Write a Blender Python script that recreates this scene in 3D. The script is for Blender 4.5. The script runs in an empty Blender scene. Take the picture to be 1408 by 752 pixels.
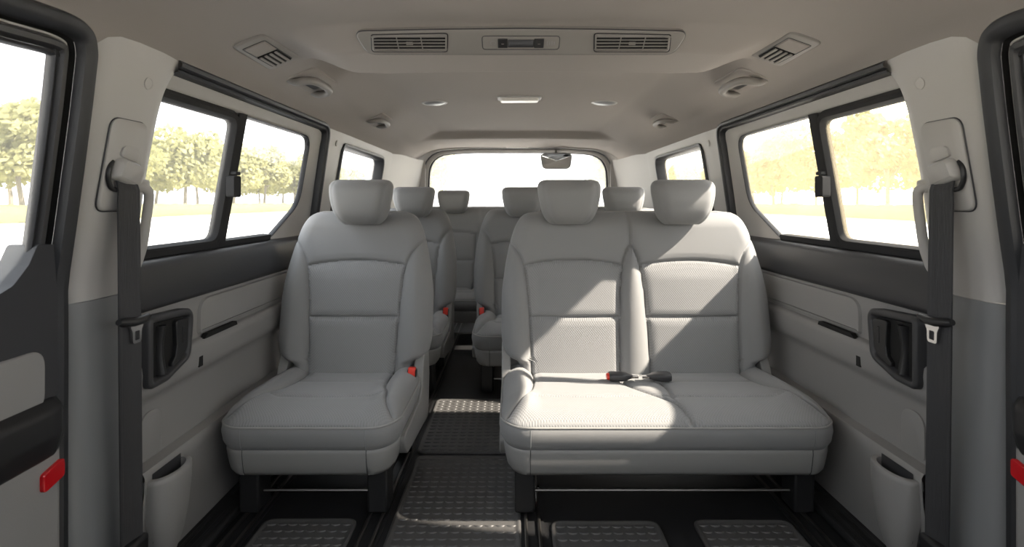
import bpy, bmesh, math, random
from mathutils import Vector, Matrix
random.seed(7)
S = bpy.context.scene
COL = S.collection
PI = math.pi

# ------------------------------------------------------------------ helpers
def link(o, parent=None):
    COL.objects.link(o)
    if parent is not None:
        o.parent = parent
    return o

def tag(o, label=None, cat=None, group=None, kind=None):
    if label: o['label'] = label
    if cat: o['category'] = cat
    if group: o['group'] = group
    if kind: o['kind'] = kind
    return o

def empty(name, loc=(0, 0, 0), label=None, cat=None, group=None, kind=None):
    o = bpy.data.objects.new(name, None)
    o.empty_display_size = .05
    o.location = loc
    link(o)
    return tag(o, label, cat, group, kind)

def mesh(name, verts, faces, mat, parent=None, smooth=True, bevel=0, seg=2, recalc=True, weld=0, angle=40):
    me = bpy.data.meshes.new(name)
    me.from_pydata([tuple(v) for v in verts], [], faces)
    bm = bmesh.new(); bm.from_mesh(me)
    if weld: bmesh.ops.remove_doubles(bm, verts=bm.verts, dist=weld)
    if recalc: bmesh.ops.recalc_face_normals(bm, faces=bm.faces)
    bm.to_mesh(me); bm.free()
    me.materials.append(mat)
    if smooth:
        me.shade_smooth()
        if angle:
            me.set_sharp_from_angle(angle=math.radians(angle))
    o = bpy.data.objects.new(name, me)
    link(o, parent)
    if bevel:
        m = o.modifiers.new('bevel', 'BEVEL'); m.width = bevel; m.segments = seg; m.limit_method = 'ANGLE'; m.angle_limit = math.radians(35)
    return o

class MB:
    def __init__(s): s.v = []; s.f = []
    def add(s, v, f):
        b = len(s.v); s.v += [tuple(p) for p in v]; s.f += [tuple(b + i for i in q) for q in f]; return s
    def box(s, x0, x1, y0, y1, z0, z1, M=None):
        v = [Vector((x, y, z)) for x in (x0, x1) for y in (y0, y1) for z in (z0, z1)]
        if M is not None: v = [M @ p for p in v]
        return s.add(v, [(0, 1, 3, 2), (4, 6, 7, 5), (0, 4, 5, 1), (2, 3, 7, 6), (0, 2, 6, 4), (1, 5, 7, 3)])
    def grid(s, rows, closed_u=False, closed_v=False, cap=False):
        n, m = len(rows), len(rows[0]); v = [p for r in rows for p in r]; f = []
        for i in range(n if closed_v else n - 1):
            for j in range(m if closed_u else m - 1):
                i2, j2 = (i + 1) % n, (j + 1) % m
                f.append((i * m + j, i * m + j2, i2 * m + j2, i2 * m + j))
        if cap:
            f.append(tuple(range(m))); f.append(tuple((n - 1) * m + k for k in range(m)))
        return s.add(v, f)
    def tube(s, pts, r, n=10, closed=False, flat=None, cap=True):
        """round (or flattened: flat=(rx, ry)) tube along 3-D points"""
        pts = [Vector(p) for p in pts]; rows = []; up = None
        N = len(pts)
        for i, p in enumerate(pts):
            a = pts[(i - 1) % N] if (closed or i > 0) else p
            b = pts[(i + 1) % N] if (closed or i < N - 1) else p
            t = (b - a).normalized()
            if up is None:
                up = Vector((0, 0, 1)) if abs(t.z) < .9 else Vector((1, 0, 0))
            side = t.cross(up).normalized(); up = side.cross(t).normalized()
            rr = r[i] if isinstance(r, (list, tuple)) else r
            rx, ry = (flat if flat else (rr, rr))
            rows.append([p + side * (rx * math.cos(2 * PI * k / n)) + up * (ry * math.sin(2 * PI * k / n)) for k in range(n)])
        return s.grid(rows, closed_u=True, closed_v=closed, cap=cap and not closed)
    def prism(s, poly, x0, x1, M=None):
        """polygon of (y, z) extruded along x"""
        n = len(poly)
        v = [Vector((x, y, z)) for x in (x0, x1) for y, z in poly]
        if M is not None: v = [M @ p for p in v]
        f = [tuple(range(n)), tuple(range(n, 2 * n))] + [(i, (i + 1) % n, n + (i + 1) % n, n + i) for i in range(n)]
        return s.add(v, f)
    def lathe(s, prof, M, n=20):
        rows = [[M @ Vector((r * math.cos(2 * PI * k / n), r * math.sin(2 * PI * k / n), h)) for k in range(n)] for r, h in prof]
        return s.grid(rows, closed_u=True, cap=True)
    def build(s, name, mat, parent=None, **k):
        return mesh(name, s.v, s.f, mat, parent, **k)

def lerp(a, b, t): return a + (b - a) * t
def sstep(a, b, x):
    t = max(0, min(1, (x - a) / (b - a))); return t * t * (3 - 2 * t)
def interp(tab, x):
    if x <= tab[0][0]: return tab[0][1]
    for (a, fa), (b, fb) in zip(tab, tab[1:]):
        if x <= b: return lerp(fa, fb, (x - a) / (b - a))
    return tab[-1][1]
def hermite(tab, x):
    if x <= tab[0][0]: return tab[0][1]
    if x >= tab[-1][0]: return tab[-1][1]
    n = len(tab)
    sl = [(tab[i + 1][1] - tab[i][1]) / (tab[i + 1][0] - tab[i][0]) for i in range(n - 1)]
    d = [sl[0]] + [(0 if sl[i - 1] * sl[i] <= 0 else 2 * sl[i - 1] * sl[i] / (sl[i - 1] + sl[i])) for i in range(1, n - 1)] + [sl[-1]]
    for i in range(n - 1):
        if x <= tab[i + 1][0]:
            h = tab[i + 1][0] - tab[i][0]; t = (x - tab[i][0]) / h
            return ((2 * t**3 - 3 * t**2 + 1) * tab[i][1] + (t**3 - 2 * t**2 + t) * h * d[i]
                    + (-2 * t**3 + 3 * t**2) * tab[i + 1][1] + (t**3 - t**2) * h * d[i + 1])
def seg_dist(px, py, a, b):
    dx, dy = b[0] - a[0], b[1] - a[1]
    t = ((px - a[0]) * dx + (py - a[1]) * dy) / (dx * dx + dy * dy + 1e-12)
    t = max(0, min(1, t))
    return math.hypot(px - a[0] - t * dx, py - a[1] - t * dy)
def smooth_poly(pts, n=6):
    """Catmull-Rom through 2-D / 3-D points"""
    P = [Vector(p) for p in pts]; out = []
    for i in range(len(P) - 1):
        p0 = P[i - 1] if i else P[i] * 2 - P[i + 1]
        p3 = P[i + 2] if i + 2 < len(P) else P[i + 1] * 2 - P[i]
        for k in range(n):
            t = k / n
            out.append(.5 * ((2 * P[i]) + (P[i + 1] - p0) * t + (2 * p0 - 5 * P[i] + 4 * P[i + 1] - p3) * t * t + (3 * P[i] - p0 - 3 * P[i + 1] + p3) * t**3))
    out.append(P[-1]); return out
def round_poly(pts, r, n=6):
    """polygon with rounded corners; r single or per corner"""
    out = []; N = len(pts)
    for i in range(N):
        p = Vector(pts[i]); a = Vector(pts[i - 1]); b = Vector(pts[(i + 1) % N])
        ri = r[i] if isinstance(r, (list, tuple)) else r
        u = (a - p); v = (b - p); lu, lv = u.length, v.length; u.normalize(); v.normalize()
        ang = math.acos(max(-1, min(1, u.dot(v))))
        d = min(ri / max(1e-6, math.tan(ang / 2)), lu * .49, lv * .49)
        if d < 1e-5: out.append(tuple(p)); continue
        q0, q1 = p + u * d, p + v * d
        for k in range(n + 1):
            t = k / n
            out.append(tuple(q0 * (1 - t)**2 + p * (2 * t * (1 - t)) + q1 * t * t))
    return out
def rrect(y0, y1, z0, z1, r, n=6):
    return round_poly([(y0, z0), (y1, z0), (y1, z1), (y0, z1)], r, n)
def ray_loop(loop, c, angs):
    out = []
    N = len(loop)
    for a in angs:
        d = (math.cos(a), math.sin(a)); best = None
        for i in range(N):
            p, q = loop[i], loop[(i + 1) % N]
            ex, ey = q[0] - p[0], q[1] - p[1]
            den = d[0] * ey - d[1] * ex
            if abs(den) < 1e-12: continue
            t = ((p[0] - c[0]) * ey - (p[1] - c[1]) * ex) / den
            u = ((p[0] - c[0]) * d[1] - (p[1] - c[1]) * d[0]) / den
            if t > 0 and -1e-6 <= u <= 1 + 1e-6 and (best is None or t > best): best = t
        out.append((c[0] + d[0] * best, c[1] + d[1] * best))
    return out
def offset_loop(loop, d):
    """shrink a closed loop (counter-clockwise) inwards by d"""
    N = len(loop); out = []
    for i in range(N):
        a, b = Vector(loop[i - 1]), Vector(loop[(i + 1) % N])
        t = (b - a).normalized(); n = Vector((-t.y, t.x))
        out.append(tuple(Vector(loop[i]) + n * d))
    return out

# ------------------------------------------------------------------ materials
def material(name, col, rough=.6, metal=0, bump=0, bscale=400, kind='noise', spec=.5, var=0, vscale=4, mapping=None, sheen=0, bdist=.002):
    m = bpy.data.materials.new(name); m.use_nodes = True
    nt = m.node_tree; b = nt.nodes['Principled BSDF']
    b.inputs['Base Color'].default_value = (*col, 1); b.inputs['Roughness'].default_value = rough
    b.inputs['Metallic'].default_value = metal; b.inputs['Specular IOR Level'].default_value = spec
    if sheen: b.inputs['Sheen Weight'].default_value = sheen
    tc = nt.nodes.new('ShaderNodeTexCoord')
    src = tc.outputs['Object']
    if mapping:
        mp = nt.nodes.new('ShaderNodeMapping'); mp.inputs['Scale'].default_value = mapping
        nt.links.new(src, mp.inputs[0]); src = mp.outputs[0]
    if var:
        nz = nt.nodes.new('ShaderNodeTexNoise'); nz.inputs['Scale'].default_value = vscale; nz.inputs['Detail'].default_value = 6
        nt.links.new(src, nz.inputs['Vector'])
        rp = nt.nodes.new('ShaderNodeMapRange'); rp.inputs['To Min'].default_value = 1 - var; rp.inputs['To Max'].default_value = 1 + var
        nt.links.new(nz.outputs['Fac'], rp.inputs['Value'])
        mx = nt.nodes.new('ShaderNodeVectorMath'); mx.operation = 'SCALE'; mx.inputs[0].default_value = col
        nt.links.new(rp.outputs[0], mx.inputs['Scale']); nt.links.new(mx.outputs[0], b.inputs['Base Color'])
    if bump:
        if kind == 'noise':
            t = nt.nodes.new('ShaderNodeTexNoise'); t.inputs['Scale'].default_value = bscale; t.inputs['Detail'].default_value = 3
            out = t.outputs['Fac']; nt.links.new(src, t.inputs['Vector'])
        elif kind == 'dots':
            sp_ = nt.nodes.new('ShaderNodeSeparateXYZ'); nt.links.new(src, sp_.inputs[0])
            def mth(op, a, b=None):
                n_ = nt.nodes.new('ShaderNodeMath'); n_.operation = op
                for i_, q_ in enumerate((a, b)):
                    if q_ is None: continue
                    if isinstance(q_, (int, float)): n_.inputs[i_].default_value = q_
                    else: nt.links.new(q_, n_.inputs[i_])
                return n_.outputs[0]
            vz = mth('SUBTRACT', sp_.outputs['Z'], sp_.outputs['Y'])
            out = mth('MULTIPLY', mth('SINE', mth('MULTIPLY', sp_.outputs['X'], bscale)), mth('SINE', mth('MULTIPLY', vz, bscale)))
        bp = nt.nodes.new('ShaderNodeBump'); bp.inputs['Strength'].default_value = bump; bp.inputs['Distance'].default_value = bdist
        nt.links.new(out, bp.inputs['Height']); nt.links.new(bp.outputs[0], b.inputs['Normal'])
        if kind == 'dots':
            r = nt.nodes.new('ShaderNodeMapRange'); r.inputs['From Min'].default_value = -.8; r.inputs['From Max'].default_value = .5
            r.inputs['To Min'].default_value = .86; r.inputs['To Max'].default_value = 1.02
            nt.links.new(out, r.inputs['Value'])
            mx = nt.nodes.new('ShaderNodeVectorMath'); mx.operation = 'SCALE'; mx.inputs[0].default_value = col
            nt.links.new(r.outputs[0], mx.inputs['Scale']); nt.links.new(mx.outputs[0], b.inputs['Base Color'])
    return m

FABRIC = (.235, .235, .236)
M = {}
M['fabric'] = material('seat_fabric', FABRIC, .75, bump=.25, bscale=900, sheen=.15, bdist=.001)
M['perf'] = material('seat_fabric_perforated', (.265, .266, .268), .8, bump=.3, bscale=860, kind='dots', sheen=.15, bdist=.0012)  # paler than the cover fabric: light on the cushions put into the colour
M['piping'] = material('seat_piping', (.30, .295, .285), .6)
M['shell'] = material('seat_plastic', (.26, .257, .25), .5, bump=.1, bscale=700)
M['headliner'] = material('headliner_cloth', (.315, .285, .262), .95, bump=.25, bscale=700, var=.03, vscale=2)
M['trim'] = material('pillar_plastic', (.45, .435, .415), .5, bump=.08, bscale=800)
M['trim_dark'] = material('lower_pillar_plastic', (.23, .235, .24), .33, bump=.08, bscale=800)
M['panel'] = material('door_panel_plastic', (.28, .273, .265), .5, bump=.12, bscale=600)
M['charcoal'] = material('charcoal_trim', (.04, .04, .043), .42, bump=.12, bscale=500)
M['black'] = material('black_plastic', (.016, .016, .017), .42)
M['rubber'] = material('black_rubber', (.02, .021, .024), .5)
M['matte'] = material('matte_black_plastic', (.035, .035, .036), .85, spec=.15)
M['card'] = material('soft_door_card', (.045, .046, .05), .7, bump=.12, bscale=500, spec=.3)
M['void'] = material('deep_black', (.004, .004, .004), .8)
M['belt'] = material('belt_webbing', (.035, .035, .037), .6, bump=.5, bscale=300, mapping=(1, 1, .08))
M['chrome'] = material('chrome', (.75, .75, .76), .18, metal=1)
M['steel'] = material('rail_steel', (.22, .21, .20), .38, metal=1)
M['red'] = material('buckle_red', (.75, .05, .03), .35)
M['reflector'] = material('red_reflector', (.55, .01, .015), .15)
M['floor'] = material('black_vinyl', (.014, .014, .015), .5, bump=.3, bscale=500)
M['mat'] = material('rubber_mat', (.075, .073, .072), .5, bump=.2, bscale=400)
M['vent'] = material('vent_plastic', (.24, .222, .205), .5)
M['lens'] = material('lamp_lens', (.75, .72, .66), .3)
M['mirror'] = material('mirror_glass', (.85, .86, .86), .06, metal=1)
M['leaf'] = material('leaf_yellow_green', (.29, .285, .135), .7, var=.35, vscale=.9)
M['hedge'] = material('hedge_leaf', (.12, .118, .05), .7, var=.3, vscale=1.5)
M['bark'] = material('bark', (.17, .15, .125), .9, var=.2, vscale=3)
M['road'] = material('pale_concrete', (.70, .69, .67), .9, var=.05, vscale=.3)
M['grass'] = material('verge', (.5, .48, .26), .9, var=.2, vscale=.5)
M['build'] = material('far_wall', (.6, .57, .5), .9)
# leaves let light through
nt = M['leaf'].node_tree; b = nt.nodes['Principled BSDF']
tr = nt.nodes.new('ShaderNodeBsdfTranslucent'); tr.inputs[0].default_value = (.37, .355, .15, 1)
ms = nt.nodes.new('ShaderNodeMixShader'); ms.inputs[0].default_value = .45
nt.links.new(b.outputs[0], ms.inputs[1]); nt.links.new(tr.outputs[0], ms.inputs[2]); nt.links.new(ms.outputs[0], nt.nodes['Material Output'].inputs[0])

def glass(name, haze, tint=(1, 1, 1), haze_col=(1, .97, .9)):  # translucent share paints a glare haze over the view through the pane
    m = bpy.data.materials.new(name); m.use_nodes = True; nt = m.node_tree; nt.nodes.clear()
    out = nt.nodes.new('ShaderNodeOutputMaterial')
    t = nt.nodes.new('ShaderNodeBsdfTransparent'); t.inputs[0].default_value = (*tint, 1)
    g = nt.nodes.new('ShaderNodeBsdfGlossy'); g.inputs['Roughness'].default_value = .02
    lw = nt.nodes.new('ShaderNodeLayerWeight'); lw.inputs[0].default_value = .5
    p5 = nt.nodes.new('ShaderNodeMath'); p5.operation = 'POWER'; p5.inputs[1].default_value = 5; nt.links.new(lw.outputs['Facing'], p5.inputs[0])
    fr = nt.nodes.new('ShaderNodeMapRange'); fr.inputs['To Min'].default_value = .02; fr.inputs['To Max'].default_value = .35; nt.links.new(p5.outputs[0], fr.inputs['Value'])
    d = nt.nodes.new('ShaderNodeBsdfTranslucent'); d.inputs[0].default_value = (*haze_col, 1)
    a = nt.nodes.new('ShaderNodeMixShader'); a.inputs[0].default_value = haze
    nt.links.new(t.outputs[0], a.inputs[1]); nt.links.new(d.outputs[0], a.inputs[2])
    c = nt.nodes.new('ShaderNodeMixShader'); nt.links.new(fr.outputs[0], c.inputs[0])
    nt.links.new(a.outputs[0], c.inputs[1]); nt.links.new(g.outputs[0], c.inputs[2]); nt.links.new(c.outputs[0], out.inputs[0])
    return m
M['glass'] = glass('window_glass', .035)
M['glass_rear'] = glass('rear_window_glass', .14)
M['glass_sun'] = glass('dusty_sunlit_glass', .055, haze_col=(1, .86, .58))  # warm sun glare on the right panes, put into their colour

# ------------------------------------------------------------------ body section
def xw(z):                                    # half width of the inner side wall
    return .855 if z <= .69 else .855 - (z - .69) * .176
def side_pt(s, y, z, off=0): return Vector((s * (xw(z) + off), y, z))

def loft_loops(loops, s, closed=True):
    """loops: lists of (y, z, off), all the same length"""
    mb = MB(); mb.grid([[side_pt(s, *p) for p in L] for L in loops], closed_u=closed); return mb
def sweep_side(path, sec, s, closed=False):
    """path of (y,z); sec list of (d, off): d along the left-hand normal of the path"""
    N = len(path); rows = []
    for i in range(N):
        a = Vector(path[(i - 1) % N] if (closed or i) else path[i]); b = Vector(path[(i + 1) % N] if (closed or i < N - 1) else path[i])
        t = (b - a).normalized(); n = Vector((-t.y, t.x)); p = Vector(path[i])
        rows.append([side_pt(s, p.x + n.x * d, p.y + n.y * d, off) for d, off in sec])
    mb = MB(); mb.grid(rows, closed_v=closed); return mb

SIDE = {-1: 'left', 1: 'right'}

# floor
fl = MB(); fl.box(-1.0, 1.0, -.6, 4.3, -.06, 0)
floor = tag(fl.build('floor', M['floor'], smooth=False), kind='structure')

# ceiling / headliner
CROSS = [(0, 1.258), (.3, 1.256), (.5, 1.249), (.6, 1.237), (.68, 1.21), (.73, 1.18), (.765, 1.15), (.785, 1.12)]
def ceil_z(x, y):
    ax = abs(x)
    z = hermite(CROSS, ax)
    beam = sstep(1.235, 1.32, y) * (1 - sstep(1.525, 1.565, y)) * (1 - sstep(.47, .62, ax))
    rx = 1 - sstep(.50, .66, ax)
    rec = sstep(1.535, 1.585, y + .25 * max(0, ax - .35)) * (1 - sstep(3.50, 3.58, y + .25 * max(0, ax - .4))) * rx
    z += -.050 * beam + .045 * rec
    z += -.012 * sstep(3.7, 4.08, y) * (1 - ax / .8)
    return z
ys = sorted(set([round(-.5 + .05 * i, 4) for i in range(93)] + [round(1.22 + .008 * i, 4) for i in range(52)] + [round(3.4 + .015 * i, 4) for i in range(20)]))
ys = [y for y in ys if y <= 4.1] + [4.12]
xs = [-.785 + 1.57 * i / 96 for i in range(97)]
mb = MB(); mb.grid([[(x, y, ceil_z(x, y)) for x in xs] for y in ys])
ceiling = tag(mb.build('ceiling', M['headliner'], angle=0), kind='structure')
# roof skin above it
mb = MB(); mb.grid([[(x, y, .05 + hermite([(0, 1.28), (.6, 1.27), (.78, 1.2), (.84, 1.14), (.86, 1.10)], abs(x))) for x in [-.86 + 1.72 * i / 40 for i in range(41)]] for y in (-.5, 4.25)])
mb.build('roof_skin', M['trim'], ceiling)

# ------------------------------------------------------------------ side walls
WY0, WY1 = 1.14, 4.1
LOW = [(.02, .845), (.10, .838), (.23, .824), (.252, .824), (.261, .829), (.264, .858), (.30, .86), (.385, .86), (.402, .854), (.408, .845), (.425, .839), (.465, .836), (.482, .838), (.488, .845), (.490, .855), (.60, .853)]
DARK = [(.596, .853), (.600, .843), (.612, .838), (.65, .838), (.69, .842), (.706, .850), (.712, .872), (.712, .91)]
def glass_loop():
    return round_poly([(1.13, .715), (1.83, .715), (2.03, .83), (2.03, 1.085), (1.13, 1.085)], [.03, .07, .10, .06, .03], 8)
def quarter_loop():
    return round_poly([(2.36, .72), (3.12, .72), (3.12, 1.09), (2.36, 1.09)], [.05, .06, .07, .03], 6)
def seal_loop():
    return round_poly([(1.08, .2), (2.14, .2), (2.14, 1.142), (1.08, 1.142)], [.02, .05, .07, .02], 8)

SCREW = []
for s in (-1, 1):
    sd = SIDE[s]
    w = empty('wall_' + sd, (0, 0, 0), kind='structure')
    yy = [WY0 + (WY1 - WY0) * i / 30 for i in range(31)]
    mb = MB(); mb.grid([[(s * x, y, z) for z, x in LOW] for y in yy]); mb.build('lower_panel', M['panel'], w, angle=50)
    mb = MB(); mb.grid([[(s * x, y, z) for z, x in DARK] for y in yy]); mb.build('belt_trim', M['charcoal'], w, angle=50)
    # raised upper inset panel with rounded rear corner
    ins = rrect(1.38, 2.02, .497, .590, [.012, .012, .05, .05], 6)
    mb = MB(); mb.grid([[(s * x, y, z) for y, z in L] for L, x in ((ins, .856), (offset_loop(ins, .004), .847), (offset_loop(ins, .012), .845))], closed_u=True)
    n = len(ins); mb.f.append(tuple(2 * n + k for k in range(n))); mb.build('inset_panel', M['panel'], w, angle=50)
    # outer door skin keeps the daylight out below the glass
    mb = MB(); mb.box(min(s * .90, s * .93), max(s * .90, s * .93), -.6, 4.2, -.3, .70); mb.build('outer_skin', M['trim'], w, smooth=False)
    # slot on the ledge
    mb = MB(); mb.prism([(1.385, .486), (1.55, .486), (1.545, .497), (1.40, .497)], min(s * .8365, s * .85), max(s * .8365, s * .85)); mb.build('ledge_slot', M['void'], w, smooth=False)
    mb = MB(); mb.prism([(1.362, .420), (1.378, .420), (1.378, .446), (1.362, .446)], min(s * .837, s * .845), max(s * .837, s * .845)); mb.build('clip_hole', M['void'], w, smooth=False)
    # map pocket: bulging rounded cup
    rows = []; cy, cw = 1.212, .062
    for z, k in ((.240, 1.0), (.238, 1.05), (.228, 1.06), (.19, 1.03), (.14, .93), (.09, .76), (.05, .50)):
        rows.append([(s * (.832 - .046 * k * max(0, math.sin(PI * j / 20))**.7), cy - cw * k * math.cos(PI * j / 20), z) for j in range(21)])
    inner = [[(s * (.832 - .038 * max(0, math.sin(PI * j / 20))**.7), cy - .053 * math.cos(PI * j / 20), z) for j in range(21)] for z in (.240, .19, .15)]
    mb = MB(); mb.grid(inner[::-1] + rows); mb.build('storage_pocket', M['panel'], w, angle=60)
    mb = MB(); mb.grid([[(s * x, cy - .05 + .10 * j / 10, z) for j in range(11)] for x, z in ((.8228, .250), (.8215, .1))]); mb.build('pocket_interior', M['charcoal'], w)
    rc = rrect(1.175, 1.245, .270, .37, [.01, .01, .035, .035], 6)
    mb = MB(); mb.grid([[(s * x, y, z) for y, z in L] for L, x in ((rc, .864), (rc, .8565), (offset_loop(rc, .003), .8555))], closed_u=True)
    n = len(rc); mb.f.append(tuple(2 * n + k for k in range(n))); mb.build('pocket_back', M['panel'], w, angle=50)

    # upper wall around the two windows
    t = empty('trim_%d' % (1 if s < 0 else 2), (0, 0, 0), kind='structure')
    SL = seal_loop(); GL = glass_loop(); QL = quarter_loop()
    # sliding-door frame from the seal to the glass
    c = (1.6, .90)
    angs = sorted([2 * PI * i / 120 for i in range(120)] + [math.atan2(z - c[1], y - c[0]) % (2 * PI) for y, z in ((2.03, .83), (1.83, .715))])
    outer = rrect(1.09, 2.13, .69, 1.134, [.02, .02, .06, .02], 6)
    o1 = ray_loop(outer, c, angs); g1 = ray_loop(GL, c, angs)
    mb = loft_loops([[(y, z, .005) for y, z in o1], [(lerp(y, gy, .15), lerp(z, gz, .15), .012) for (y, z), (gy, gz) in zip(o1, g1)],
                     [(lerp(y, gy, .8), lerp(z, gz, .8), .018) for (y, z), (gy, gz) in zip(o1, g1)], [(y, z, .024) for y, z in g1], [(y, z, .030) for y, z in g1]], s)
    mb.build('door_frame_trim', M['trim'], t, angle=60)
    # C pillar + surround of the quarter window
    c2 = (2.74, .90)
    out2 = [(2.13, .69), (3.30, .69), (3.30, 1.15), (2.13, 1.15)]
    angs2 = sorted([2 * PI * i / 80 for i in range(80)] + [math.atan2(z - c2[1], y - c2[0]) % (2 * PI) for y, z in out2])
    o2 = ray_loop(out2, c2, angs2); q2 = ray_loop(QL, c2, angs2)
    mb = loft_loops([[(y, z, 0) for y, z in o2], [(lerp(y, gy, .75), lerp(z, gz, .75), -.004) for (y, z), (gy, gz) in zip(o2, q2)],
                     [(y, z, .006) for y, z in q2], [(y, z, .06) for y, z in q2]], s)
    mb.build('pillar_cover', M['trim'], t, angle=60)
    mb = MB(); mb.grid([[side_pt(s, y, z, o) for z in (.69, .8, .9, 1.0, 1.1, 1.15)] for y, o in ((3.30, 0), (3.5, -.006), (3.75, -.012), (3.95, -.03), (4.08, -.07), (4.12, -.10))])
    mb.build('rear_pillar_cover', M['trim'], t, angle=60)
    # screw cap on the C pillar
    p = side_pt(s, 2.26, 1.085, -.002)
    Mx = Matrix.Translation(p) @ Matrix.Rotation(-s * (PI / 2 + .17), 4, 'Y')
    mb = MB(); mb.lathe([(.001, 0), (.013, 0), (.013, .003), (.011, .004), (.001, .004)], Mx, 18); mb.build('screw_cap', M['trim'], t)
    # dark weather seal of the sliding door
    sec = [(-.004, .004), (-.004, -.010), (.002, -.017), (.010, -.017), (.014, -.009), (.017, -.013), (.022, -.010), (.024, .012)]
    sl = [(2.14, .20), (2.14, .6)] + [p for p in SL if p[0] > 2.0 and p[1] > 1.0] + [(1.9, 1.142), (1.6, 1.142), (1.3, 1.142), (1.165, 1.142)]
    mb = sweep_side(sl, sec, s); mb.build('door_seal', M['rubber'], t)

    # windows
    wn = empty('window_%d' % (1 if s < 0 else 2), (0, 0, 0), kind='structure')
    # dark frame round the glass
    N = len(GL)
    secs = [(-.001, .022), (.001, .016), (.004, .020), (.005, .034)]
    sweep_side(GL, secs, s, closed=True).build('glass_seal', M['rubber'], wn)
    # sliding pane frame (front half) and top/bottom track
    FP = round_poly([(1.10, .722), (1.50, .722), (1.50, 1.078), (1.10, 1.078)], [.01, .045, .045, .01], 8)
    sweep_side(FP, [(-.012, .03), (-.010, .018), (.0, .012), (.010, .014), (.016, .026), (.016, .04)], s, closed=True).build('sliding_frame', M['matte'], wn)
    mb = MB(); mb.grid([[side_pt(s, y, z, o) for z in [.716 + .37 * k / 12 for k in range(13)]] for y, o in ((1.492, .04), (1.492, .016), (1.500, .011), (1.528, .011), (1.536, .018), (1.536, .04))])
    mb.build('mullion', M['matte'], wn)
    mb = MB()
    mb.grid([[side_pt(s, y, z, o) for y in [1.10 + .72 * k / 12 for k in range(13)]] for z, o in ((.700, .03), (.712, .012), (.728, .012), (.732, .04))])
    mb.build('lower_track', M['matte'], wn)
    # sash latch
    mb = MB(); mb.prism(rrect(1.486, 1.524, .852, .912, .008, 4), -.012, .012, Matrix.Translation((s * (xw(.88) + .003), 0, 0))); mb.build('sash_latch', M['matte'], wn, bevel=.002)
    mb = MB(); mb.prism(rrect(1.494, 1.520, .914, .924, .004, 3), -.010, .012, Matrix.Translation((s * (xw(.88) + .002), 0, 0)))
    mb.build('latch_button', M['matte'], wn, bevel=.002)
    def pane(name, loop, off, mat, par):
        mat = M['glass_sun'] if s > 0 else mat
        n = len(loop); mb = MB()
        v = [side_pt(s, y, z, off) for y, z in loop] + [side_pt(s, y, z, off + .004) for y, z in loop]
        mb.add(v, [tuple(range(n)), tuple(range(n, 2 * n))] + [(i, (i + 1) % n, n + (i + 1) % n, n + i) for i in range(n)])
        return mb.build(name, mat, par, smooth=False)
    pane('glass_pane', FP, .028, M['glass'], wn)
    pane('glass_pane', round_poly([(1.52, .715), (1.83, .715), (2.03, .83), (2.03, 1.085), (1.52, 1.085)], [.01, .07, .10, .06, .01], 8), .030, M['glass'], wn)
    q = empty('window_%d' % (3 if s < 0 else 4), (0, 0, 0), kind='structure')
    sweep_side(QL, [(-.010, .004), (-.006, -.006), (.004, -.006), (.010, .004), (.012, .05)], s, closed=True).build('glass_seal', M['rubber'], q)
    pane('glass_pane', QL, .045, M['glass'], q)

    # B pillar: soft-edged cover, light above and dark below
    pil = empty('trim_%d' % (3 if s < 0 else 4), (0, 0, 0), kind='structure')
    YF = [(0, .985), (.3, .985), (.66, .985), (.8, .976), (.94, .963), (1.06, .950), (1.11, .948), (1.16, .945)]
    YR = [(0, 1.185), (.3, 1.185), (.5, 1.180), (.7, 1.165), (.8, 1.157), (.9, 1.153), (1.0, 1.156), (1.06, 1.163), (1.10, 1.178), (1.13, 1.200), (1.16, 1.24)]
    def prow(z, infl=0):
        yf, yr = hermite(YF, z), hermite(YR, z); x0 = xw(z); row = []
        for u, off in ((0, .045), (0.0, .018), (.03, .006), (.09, -.002), (.18, -.006), (.35, -.008), (.6, -.008), (.8, -.006), (.92, .001), (.98, .012), (1, .025), (1, .06)):
            row.append((s * (x0 + off + infl), lerp(yf, yr, u), z))
        return row
    zu = [.652 + (1.165 - .652) * i / 40 for i in range(41)]
    mb = MB(); mb.grid([prow(.652, .01), prow(.652, .002)] + [prow(z) for z in zu]); mb.build('upper_cover', M['trim'], pil, angle=60)
    zl = [0 + .650 * i / 20 for i in range(21)]
    mb = MB(); mb.grid([prow(z, .002) for z in zl] + [prow(.650, .01)]); mb.build('lower_cover', M['trim_dark'], pil, angle=60)
    p = side_pt(s, 1.085, 1.078, -.0080)
    Mx = Matrix.Translation(p) @ Matrix.Rotation(-s * (PI / 2 + .17), 4, 'Y')
    mb = MB(); mb.lathe([(.0105, .0), (.0125, .0), (.0125, .0015), (.0105, .0015), (.0100, .0008), (.001, .0008)], Mx, 24); mb.build('screw_cap', M['trim'], pil)

    # ---------------------------------------------------------------- front door (rear end of it is in view)
    d = empty('door_%d' % (1 if s < 0 else 2), (0, 0, 0), kind='structure')
    path = [tuple(p) for p in smooth_poly([(.966, 0), (.966, .35), (.966, .68), (.955, .94), (.947, 1.06), (.941, 1.105), (.922, 1.134), (.880, 1.144), (.80, 1.140), (.60, 1.130), (.30, 1.10), (-.1, 1.04)], 8)]
    # path runs up and forwards: left-hand normal points forwards/down
    sweep_side(path, [(-.006, .02), (-.006, -.004), (.002, -.014), (.014, -.016), (.024, -.010), (.028, .004)], s).build('body_seal', M['rubber'], d)
    sweep_side(path, [(.026, .006), (.028, .022), (.038, .024), (.040, .012)], s).build('door_gap', M['void'], d)
    sub = [p for p in path if p[1] > .74]
    sweep_side(sub, [(.030, .022), (.031, .014), (.034, .014), (.035, .022)], s).build('chrome_strip', M['trim'], d)
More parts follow.
